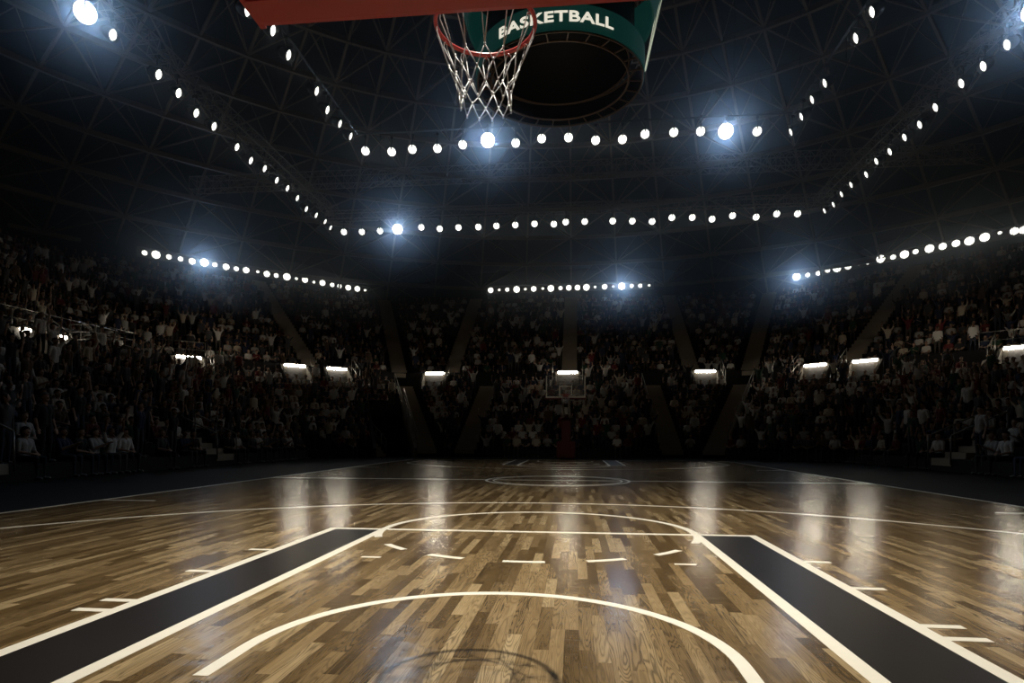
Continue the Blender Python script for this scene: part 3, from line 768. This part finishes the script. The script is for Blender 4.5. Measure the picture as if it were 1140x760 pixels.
def ribbon(pts, siz, label, side, hot_target):
    a, b_ = Vector(pts[0]), Vector(pts[-1]); d = (b_-a).normalized(); n = Vector((d.y, -d.x, 0))
    if n.y > 0: n = -n
    a, b_ = a-d*.5, b_+d*.5
    t = thing('lamp_batten', label, 'lamp batten', a-n*.42, (0,0,0), 'lamp battens')
    bm_ = bmesh.new(); add_bar(bm_, (0,0,.05), b_-a+Vector((0,0,.05)), .12, .62); obj('fascia', bm_, M['truss'], t)
    bm_ = bmesh.new(); add_bar(bm_, Vector((0,0,.40))+n*.2, b_-a+Vector((0,0,.40))+n*.2, .5, .06); obj('top_ledge', bm_, M['truss'], t)
    for i, (p, s) in enumerate(zip(pts, siz)):
        hot = s == 9; s = 3 if hot else s
        yaw = math.atan2(n.y, n.x)
        lm = thing('batten_lamp', '%s white lamp, %s from the left on the %s lamp batten' % ('glaring' if hot else ('tiny','small','round','large round')[s], ordinal(i), side), 'lamp', p, (0, 0, yaw), 'lamps of the %s batten' % side)
        tgt = Vector((.4, -1.4, 1.2)) if hot else Vector((p[0]*.3, 6, 0)); dd = (tgt-Vector(p)).normalized()
        pit = math.atan2(-dd.z, math.hypot(dd.x, dd.y))+(.0 if hot else .06)
        hs = link('housing', RH[s], lm, (0,0,0), (0, -(PI/2-pit), math.atan2(dd.y, dd.x)-yaw))
        link('lens', RL[4] if hot else RL[s], hs)
        b2 = bmesh.new(); add_bar(b2, (-.16, 0, .0), (-.40, 0, .0), .05); obj('bracket', b2, M['black_metal'], lm)
        if hot: HOT.append((Vector(p)+dd*.1, dd))
ribbon(RIB_L, SIZ_L, 'dim lamp batten over the upper left corner stand', 'left', None)
ribbon(RIB_F, SIZ_F, 'dim lamp batten over the far upper stand', 'far', None)
ribbon(RIB_R[:], SIZ_R, 'dim lamp batten over the upper right corner stand', 'right', None)

# ------------------------------------------------------------------ ceiling: shallow dome with a double-layer space frame
b = bmesh.new(); prof = []
NR = 15; NM = 64
def dome(r, a, off=0.0):
    z = math.sqrt(RS*RS-r*r)+RZ+off
    return Vector((r*math.cos(a), CY+r*math.sin(a), z))
rr_ = [3.2*k for k in range(NR)]+[47.5]
for r in rr_: prof.append((r, math.sqrt(RS*RS-r*r)+RZ+1.5))
add_lathe(b, prof, NM)
for v in b.verts: v.co.y += CY
ceil = struct(obj('ceiling', b, M['roof_shell']), 'dark domed arena roof')
A0, A1 = -.55, PI+.55
ks = [k for k in range(-6, 39)]
def ang(k): return 2*PI*k/NM
for i in range(3, NR+1):
    r = rr_[i]
    b = bmesh.new()
    for k in ks[:-1]: add_bar(b, dome(r, ang(k)), dome(r, ang(k+1)), .20, .30)
    obj('ring_beam', b, M['roof_steel'], ceil)
    b = bmesh.new(); rp = rr_[i-1]
    for k in ks[:-1]:
        if i <= 5 and k % 2: continue
        kk = k+2 if i <= 5 else k+1
        if (i+k//(2 if i <= 5 else 1)) % 2: add_bar(b, dome(rp, ang(k)), dome(r, ang(kk)), .085)
        else: add_bar(b, dome(r, ang(k)), dome(rp, ang(kk)), .085)
        # outer layer and its webs
        m = dome((r+rp)/2, ang(k+.5), 1.2)
        for q in ((rp, k), (rp, kk), (r, k), (r, kk)): add_bar(b, m, dome(q[0], ang(q[1])), .045)
        add_bar(b, m, dome((r+rp)/2, ang(k+1.5), 1.2), .05)
    obj('bracing', b, M['roof_steel'], ceil)
for k in ks:
    b = bmesh.new(); i0 = 5 if k % 2 else 3
    for i in range(i0, NR): add_bar(b, dome(rr_[i], ang(k)), dome(rr_[i+1], ang(k)), .13, .18)
    obj('roof_rib', b, M['roof_steel'], ceil)

# ------------------------------------------------------------------ spectators
def capsule(bm, p0, r0, p1, r1, n=10):
    p0, p1 = Vector(p0), Vector(p1); d = p1-p0
    if d.length < 1e-5: d = Vector((0,0,1e-4)); p1 = p0+d
    s, t = frame_of(d); dn = d.normalized(); rings = []
    prof = [(p0-dn*r0*math.cos(a), r0*math.sin(a)) for a in (.0, .5, 1.05)]+[(p0, r0), (p1, r1)]+[(p1+dn*r1*math.cos(a), r1*math.sin(a)) for a in (1.05, .5, .0)]
    for c, r in prof:
        if r < 1e-6: rings.append([bm.verts.new(c)])
        else: rings.append([bm.verts.new(c+(s*math.cos(2*PI*k/n)+t*math.sin(2*PI*k/n))*r) for k in range(n)])
    for a, b in zip(rings[:-1], rings[1:]):
        for k in range(n):
            k2 = (k+1) % n
            if len(a) == 1: bm.faces.new((a[0], b[k2], b[k]))
            elif len(b) == 1: bm.faces.new((a[k], a[k2], b[0]))
            else: bm.faces.new((a[k], a[k2], b[k2], b[k]))
SKIN, SHIRT, TROU, SHOE = 0, 1, 2, 3
def person_caps(pose, rise=.41):
    """list of (p0,r0,p1,r1,mat); origin on the seat (or between the feet when standing), facing -Y"""
    c = []
    stand = pose.startswith('stand')
    if stand:
        hip = .92
        for s in (-1, 1):
            H, Kn, An = Vector((s*.095, 0, hip)), Vector((s*.10, -.03, .50)), Vector((s*.11, .02, .09))
            c += [(H, .092, Kn, .062, TROU), (Kn, .060, An, .042, TROU), (An+Vector((0,.03,-.05)), .040, An+Vector((s*.02,-.15,-.055)), .034, SHOE)]
    else:
        hip = .11
        for s in (-1, 1):
            H, Kn, An = Vector((s*.095, 0, hip)), Vector((s*.12, -.44, .12)), Vector((s*.11, -.42, -rise+.09))
            c += [(H, .095, Kn, .064, TROU), (Kn, .062, An, .044, TROU), (An+Vector((0,.03,-.05)), .040, An+Vector((s*.02,-.15,-.055)), .034, SHOE)]
    lean = -.05 if pose != 'stand' else 0
    ch = Vector((0, lean, hip+.36)); nk = Vector((0, lean-.01, hip+.53)); hd = Vector((0, lean-.03, hip+.68))
    pel = Vector((0, 0, hip+.02))
    for s in (-1, 1):
        c += [(pel+Vector((s*.06,0,0)), .115, Vector((s*.05, lean*.5, hip+.2)), .108, SHIRT), (Vector((s*.05, lean*.5, hip+.2)), .108, ch+Vector((s*.07, 0, 0)), .118, SHIRT)]
        c += [(ch+Vector((s*.05, 0, .08)), .085, ch+Vector((s*.165, 0, .095)), .062, SHIRT)]
    c += [(nk-Vector((0,0,.05)), .056, nk+Vector((0,-.01,.06)), .052, SKIN)]
    c += [(hd+Vector((0,.015,.03)), .093, hd+Vector((0,-.012,-.045)), .070, SKIN), (hd+Vector((0,-.03,-.07)), .045, hd+Vector((0,-.05,-.075)), .036, SKIN)]
    c += [(hd+Vector((0,-.088,.005)), .010, hd+Vector((0,-.105,-.028)), .015, SKIN)]
    for s in (-1, 1): c += [(hd+Vector((s*.086, .012, .012)), .014, hd+Vector((s*.084, .012, -.03)), .011, SKIN)]
    for s in (-1, 1):
        S = ch+Vector((s*.185, 0, .09))
        if pose in ('seated_arms_up', 'stand_arms_up'):
            E, Wr = S+Vector((s*.14, -.10, .22)), S+Vector((s*.12, -.16, .49))
        elif pose == 'stand_one_arm_up' and s > 0:
            E, Wr = S+Vector((s*.10, -.10, .25)), S+Vector((s*.03, -.14, .52))
        elif pose == 'seated_clapping':
            E, Wr = S+Vector((s*.06, -.14, -.24)), Vector((s*.04, S.y-.38, S.z-.10))
        elif pose.startswith('stand'):
            E, Wr = S+Vector((s*.05, .03, -.28)), S+Vector((s*.06, -.05, -.52))
        else:
            E, Wr = S+Vector((s*.06, -.04, -.27)), Vector((s*.10, -.28, hip+.13))
        c += [(S, .060, E, .046, SHIRT if pose != 'stand_arms_up' else SHIRT), (E, .043, Wr, .030, SKIN)]
        d = (Wr-E).normalized(); sd = Vector((s, 0, 0)); sd = (sd-d*sd.dot(d)).normalized(); nn = d.cross(sd)
        P = Wr+d*.085
        for q in (-.022, 0, .022): c += [(Wr+d*.015+sd*q*.7, .021, P+sd*q, .017, SKIN)]
        for q, L in ((-.034, .062), (-.0115, .078), (.0115, .074), (.034, .056)):
            m = P+sd*q+d*.045; c += [(P+sd*q, .0115, m, .011, SKIN), (m, .011, m+(d*.8-nn*.5*s).normalized()*(L-.03), .0095, SKIN)]
        tb = Wr+d*.03-sd*.03; c += [(tb, .016, tb-sd*.035+d*.04, .0125, SKIN)]
    hair = (hd, hip)
    return c, hair
def seg_dist(P, a, b, ra, rb):
    ab = b-a; L2 = max(1e-9, ab@ab); t = np.clip(((P-a)@ab)/L2, 0, 1)
    return np.linalg.norm(P-(a+t[:,None]*ab), axis=1)-(ra+(rb-ra)*t)
def build_person(pose, rise, voxel, target):
    caps, (hd, hip) = person_caps(pose, rise)
    bmm = bmesh.new()
    for p0, r0_, p1, r1_, mt in caps: capsule(bmm, p0, r0_, p1, r1_)
    me = bpy.data.meshes.new('tmp'); bmm.to_mesh(me); bmm.free()
    o = bpy.data.objects.new('tmp', me); C.objects.link(o)
    rm = o.modifiers.new('r', 'REMESH'); rm.mode = 'VOXEL'; rm.voxel_size = voxel
    sm = o.modifiers.new('s', 'SMOOTH'); sm.factor = .4; sm.iterations = 1
    dc = o.modifiers.new('d', 'DECIMATE'); dc.ratio = 1.0
    bpy.context.view_layer.update(); dg = bpy.context.evaluated_depsgraph_get()
    nf = len(o.evaluated_get(dg).data.polygons)*2
    dc.ratio = min(1.0, target/max(1, nf))
    bpy.context.view_layer.update(); dg = bpy.context.evaluated_depsgraph_get()
    res = bpy.data.meshes.new_from_object(o.evaluated_get(dg)); bpy.data.objects.remove(o); bpy.data.meshes.remove(me)
    n = len(res.polygons); cen = np.zeros(n*3); res.polygons.foreach_get('center', cen); cen = cen.reshape(-1, 3)
    D = np.stack([seg_dist(cen, np.array(p0), np.array(p1), a, b_) for p0, a, p1, b_, mt in caps]); mi = np.array([c[4] for c in caps])[D.argmin(0)]
    res.materials.clear()
    for k in ('skin', 'cloth', 'trousers', 'shoes'): res.materials.append(M[k])
    res.polygons.foreach_set('material_index', mi.astype(np.int32)); res.polygons.foreach_set('use_smooth', np.ones(n, bool))
    res.update()
    return res, hd
def hair_mesh(hd, long, n=12):
    b = bmesh.new(); rows = 6; R_ = .103; prev = None
    for i in range(rows+1):
        ring = []
        for k in range(n):
            a = 2*PI*k/n
            back = .5+.5*math.sin(a)                      # 1 at the back (+Y)
            mx = (1.15+.75*back) if not long else (1.15+1.05*back)
            th = .02+mx*i/rows
            p = Vector((R_*.92*math.sin(th)*math.cos(a), R_*1.06*math.sin(th)*math.sin(a)+.012, R_*1.04*math.cos(th)+.03))
            if long and i >= rows-1 and back > .35: p.z -= (.10 if i == rows else .04)*back; p.y += .01
            ring.append(b.verts.new(hd+p))
        if prev:
            for k in range(n): f = b.faces.new((prev[k], prev[(k+1) % n], ring[(k+1) % n], ring[k])); f.smooth = True
        else: b.faces.new(ring[::-1])
        prev = ring
    ext = bmesh.ops.solidify(b, geom=b.faces[:], thickness=.012)
    return mesh_of('hair', b, M['hair'])
POSES = ['seated', 'seated_arms_up', 'seated_clapping', 'stand', 'stand_arms_up', 'stand_one_arm_up']
WORD = {'seated': 'seated', 'seated_arms_up': 'seated arms-up', 'seated_clapping': 'seated clapping', 'stand': 'standing',
        'stand_arms_up': 'standing arms-up', 'stand_one_arm_up': 'standing one-arm-up'}
BLK = ['along row', 'past stairs', 'past second stairs', 'past third stairs', 'past fourth stairs']
HI, LOW = {}, {}
for ps in POSES:
    for nm, rise in (('lo', LO['rise']), ('up', UP['rise'])):
        if ps.startswith('stand') and nm == 'up': HI[ps, nm] = HI[ps, 'lo']; LOW[ps, nm] = LOW[ps, 'lo']; continue
        me, hd = build_person(ps, min(rise, .50), .0125, 5200); me.name = 'spectator_'+ps
        HI[ps, nm] = (me, hair_mesh(hd, False), hair_mesh(hd, True))
        ml, _ = build_person(ps, min(rise, .50), .045, 230)
        nv = len(ml.vertices); co_ = np.zeros(nv*3); ml.vertices.foreach_get('co', co_); co_ = co_.reshape(-1, 3)
        ml.calc_loop_triangles(); nt_ = len(ml.loop_triangles)
        tri = np.zeros(nt_*3, np.int32); ml.loop_triangles.foreach_get('vertices', tri); mi = np.zeros(nt_, np.int32); ml.loop_triangles.foreach_get('material_index', mi)
        tri = tri.reshape(-1, 3); cz = co_[tri].mean(1)
        top = (cz[:, 2] > hd.z+.035) | ((cz[:, 2] > hd.z-.05) & (cz[:, 1] > hd.y+.03))
        arm = np.abs(cz[:, 0]) > .12
        mi = np.where(top & (mi == SKIN) & ~arm, 4, mi)
        LOW[ps, nm] = (co_, tri, mi); bpy.data.meshes.remove(ml)
SHIRTS = [('white', (.74, .72, .68)), ('pale grey', (.46, .45, .43)), ('cream', (.62, .54, .42)), ('dark grey', (.07, .07, .075)), ('black', (.02, .02, .022)),
          ('navy', (.02, .03, .07)), ('dark red', (.14, .02, .02)), ('brown', (.10, .06, .035)), ('dark green', (.02, .07, .04))]
SW = [20, 9, 7, 15, 20, 13, 8, 6, 5]
seats = []
for sec, (A, B) in SECT.items():
    n = NRM[sec]
    for nm, T in (('lo', LO), ('up', UP)):
        for k in range(T['rows']):
            d = row_d(T, k)+.50; z = row_z(T, k)
            a, b_ = A(d), B(d); L = (b_-a).length; dn = (b_-a)/L; m = int(L/.56); sn = 0; blk = 0
            for j in range(m):
                p = a+dn*((j+.5)*L/m)
                q = Vector((p.x, p.y, z))
                pr = project(q+Vector((0,0,.6)))
                bad = False
                for (TT, p0, dr, w) in AISLES:
                    if TT is T:
                        v = Vector((p.x-p0.x, p.y-p0.y, 0)); dd = dr.normalized(); al = v.dot(dd)
                        if -1 < al < dr.length*T['run']*(T['rows']+1) and abs(v.x*dd.y-v.y*dd.x) < w/2+.24: bad = True
                if bad:
                    if sn: blk += 1
                    sn = 0; continue
                sn += 1
                if sec == 'left corner' and T is LO and d < TUN+.6 and (b_-p).length < TW+.5: continue
                if T is LO and k >= T['rows']-1 and any((Vector((pt[0][0], pt[0][1], 0))-Vector((p.x, p.y, 0))).length < 2.3 for pt in PORT): continue
                if sec == 'left side' and T is LO and k >= T['rows']-1 and 26.9 < p.y < 30.5: continue
                if pr is None or not (-260 < pr[0] < 1400 and 60 < pr[1] < 640): continue
                if R.random() < .05: continue
                u = R.random()
                ps = ('seated' if u < .46 else 'seated_arms_up' if u < .57 else 'seated_clapping' if u < .74 else 'stand' if u < .84 else 'stand_arms_up' if u < .94 else 'stand_one_arm_up')
                if T is UP and k >= 14: continue
                if T is UP and k >= 11 and ps != 'seated_clapping': ps = 'seated'
                if T is LO and k >= 5:
                    # keep the sight line to the lit doorways free, as the low last rows do in the hall
                    for (qx, qy), _s, _w in PORT[3:]:
                        lp_ = project((qx, qy, 5.9)); hw_ = 1.05*FPX/lp_[2]
                        def covers(zz):
                            tp = project(q+Vector((0, 0, zz)))
                            return abs(tp[0]-lp_[0]) < hw_ and tp[2] < lp_[2] and tp[1] < lp_[1]+7
                        if covers(2.2 if 'stand' in ps else 1.45): ps = 'seated'
                        if ps == 'seated' and covers(.9): ps = None; break
                    if ps is None: continue
                shirt = R.choices(range(len(SHIRTS)), SW)[0]
                face = math.atan2(-n.y, -n.x)+PI/2
                toc = math.atan2(14-p.y, 0-p.x)+PI/2; df = (toc-face+PI) % (2*PI)-PI
                yaw = face+df*R.uniform(.1, .5)+R.uniform(-.12, .12)
                if ps.startswith('stand'): q = q+Vector((n.x*-.12, n.y*-.12, 0))
                else: q = q+Vector((-n.x*.05, -n.y*.05, 0))
                q = q+dn*R.uniform(-.05, .05)
                seats.append((pr[2], q, yaw, ps, nm, shirt, sec, k, sn, pr, blk))
# a person sits on the tread edge: the next tread down takes the feet
inside = [s for s in seats if 8 < s[9][0] < 1132 and 190 < s[9][1] < 560]
inside.sort(key=lambda s: s[0])
near = inside[:300]; nid = set(id(s) for s in near)
COUNT = {}
for w_, q, yaw, ps, nm, sh, sec, k, sn, pr, blk in near:
    me, h0, h1 = HI[ps, nm]
    o = bpy.data.objects.new('spectator', me); C.objects.link(o)
    sc = R.uniform(.94, 1.05)
    o.location = q; o.rotation_euler = (0, 0, yaw); o.scale = (sc,)*3 if ps.startswith('stand') else (1, 1, 1)
    cname, c = SHIRTS[sh]; o.color = (*c, 1)
    side = sec.split()[0]
    lb = '%s person in %s, %s row, %s place %s, %s%s stand' % (WORD[ps], cname, ordinal(k), ordinal(sn-1), BLK[blk], 'upper ' if nm == 'up' else '', sec.replace(' side', ''))
    tag(o, lb, 'person', 'spectators in the nearest seats')
    h = link('hair', h1 if R.random() < .35 else h0, o)
# all the others as one mass
Vs, Ts, Cs = [], [], []; base = 0
skins = np.array([(.42,.26,.18),(.50,.33,.24),(.30,.18,.12),(.16,.09,.06)]); hairs = np.array([(.012,.01,.008),(.035,.02,.012),(.12,.08,.04)])
trs = np.array([(.012,.013,.02),(.03,.035,.06),(.09,.08,.07)]); sho = np.array([(.03,.03,.03),(.35,.34,.32)])
for s in seats:
    if id(s) in nid: continue
    w_, q, yaw, ps, nm, sh, sec, k, sn, pr, blk = s
    co_, tri, mi = LOW[ps, nm]; c_, s_ = math.cos(yaw), math.sin(yaw)
    X = np.empty_like(co_); X[:,0] = co_[:,0]*c_-co_[:,1]*s_+q.x; X[:,1] = co_[:,0]*s_+co_[:,1]*c_+q.y; X[:,2] = co_[:,2]+q.z
    pal = np.array([skins[R.randrange(4)], SHIRTS[sh][1], trs[R.randrange(3)], sho[R.randrange(2)], hairs[R.randrange(3)]])
    Vs.append(X); Ts.append(tri+base); Cs.append(pal[mi]); base += len(co_)
if Vs:
    V = np.concatenate(Vs); T_ = np.concatenate(Ts); Cc = np.concatenate(Cs)
    me = bpy.data.meshes.new('crowd'); me.vertices.add(len(V)); me.vertices.foreach_set('co', V.astype(np.float32).ravel())
    me.loops.add(T_.size); me.loops.foreach_set('vertex_index', T_.astype(np.int32).ravel())
    me.polygons.add(len(T_)); me.polygons.foreach_set('loop_start', np.arange(0, T_.size, 3, dtype=np.int32))
    at = me.attributes.new('tone', 'FLOAT_COLOR', 'FACE'); cc = np.ones((len(T_), 4), np.float32); cc[:, :3] = Cc; at.data.foreach_set('color', cc.ravel())
    me.update(calc_edges=True); me.materials.append(M['crowd'])
    o = link('crowd', me); tag(o, 'dense dim crowd of spectators filling the farther grandstand seats', 'crowd', None, 'stuff')
print('seats', len(seats), 'near max depth', near[-1][0])

# ------------------------------------------------------------------ light
def add_light(name, typ, loc, energy, col=(1,1,1), target=None, size=None, angle=None, blend=1.0, radius=.05):
    l = bpy.data.lights.new(name, typ); l.energy = energy; l.color = col
    if typ in ('POINT', 'SPOT'): l.shadow_soft_size = radius
    if typ == 'SPOT': l.spot_size = math.radians(angle); l.spot_blend = blend
    if typ == 'AREA': l.size = size
    o = bpy.data.objects.new(name, l); C.objects.link(o); o.location = loc
    if target is not None: o.rotation_euler = (Vector(target)-Vector(loc)).to_track_quat('-Z', 'Y').to_euler()
    return o
WARM = (1.0, .91, .745)
add_light('court_light', 'SPOT', (.05, 2.05, 7.7), 3000, WARM, (.0, 5.0, 0), angle=98, blend=1.0, radius=.02)
add_light('court_light', 'SPOT', (-.05, 2.25, 7.7), 1000, WARM, (.0, 5.0, 0), angle=98, blend=1.0, radius=.02)
add_light('midcourt_fill', 'SPOT', (0, 10.5, 8.5), 800, WARM, (0, 8.5, 0), angle=75, blend=1.0, radius=.3)  # unseen fill spot added over midcourt
add_light('farcourt_fill', 'SPOT', (0, 21, 8.5), 380, WARM, (0, 21, 0), angle=95, blend=1.0, radius=.3)  # another fill without a fixture, added for the far floor
add_light('far_hoop_fill', 'SPOT', (0, 15, 8.5), 260, WARM, (0, 27.4, 3.2), angle=26, blend=1.0, radius=.3)  # bodiless spot added to brighten the far backboard
# dim fill added to lift the stands, spots without fixtures
for x, y, tx, ty, tz, en in ((-6, 20, -24, 30, 7, 20), (6, 20, 24, 30, 7, 20), (0, 30, 0, 54, 9, 36), (-6, 26, -22, 44, 9, 30), (6, 26, 22, 44, 9, 30)):
    add_light('stand_fill', 'SPOT', (x, y, 8.4), en, (1.0, .92, .80), (tx, ty, tz), angle=80, blend=1.0, radius=.3)
# faint unseen point fill added to bring up the roof steel
for x, y, en in ((-20, 34, 45), (20, 34, 45), (0, 40, 35), (0, 14, 25)):
    add_light('roof_fill', 'POINT', (x, y, 8.3), en, (1.0, .84, .64), radius=.3)
# the glaring lamps throw their beams towards the near end of the court
for p, d in HOT:
    add_light('glare_beam', 'SPOT', p, 320, (.46, .68, 1.0), p+d*10, angle=130, blend=1.0, radius=.12)

# ------------------------------------------------------------------ thin haze added under the roof to give the bright lamps halos
m, nt, out = new_mat('haze')
vs = nt.nodes.new('ShaderNodeVolumeScatter'); vs.inputs['Color'].default_value = rgb(.80, .90, 1.0)
vs.inputs['Density'].default_value = .0102; vs.inputs['Anisotropy'].default_value = .905
nt.links.new(vs.outputs[0], out.inputs['Volume'])
b = bmesh.new(); add_slab(b, -37, 37, 6, 57.0, 8.6, 15.9)
hz = obj('haze', b, m); tag(hz, 'thin bluish haze added under the arena roof to give the lamps halos', 'haze', None, 'stuff')

# world: no daylight in the hall, only a trace of ambient
w = bpy.data.worlds.new('hall'); scn.world = w; w.use_nodes = True
bg = w.node_tree.nodes['Background']; bg.inputs[0].default_value = rgb(.5, .55, .7); bg.inputs[1].default_value = 0.0
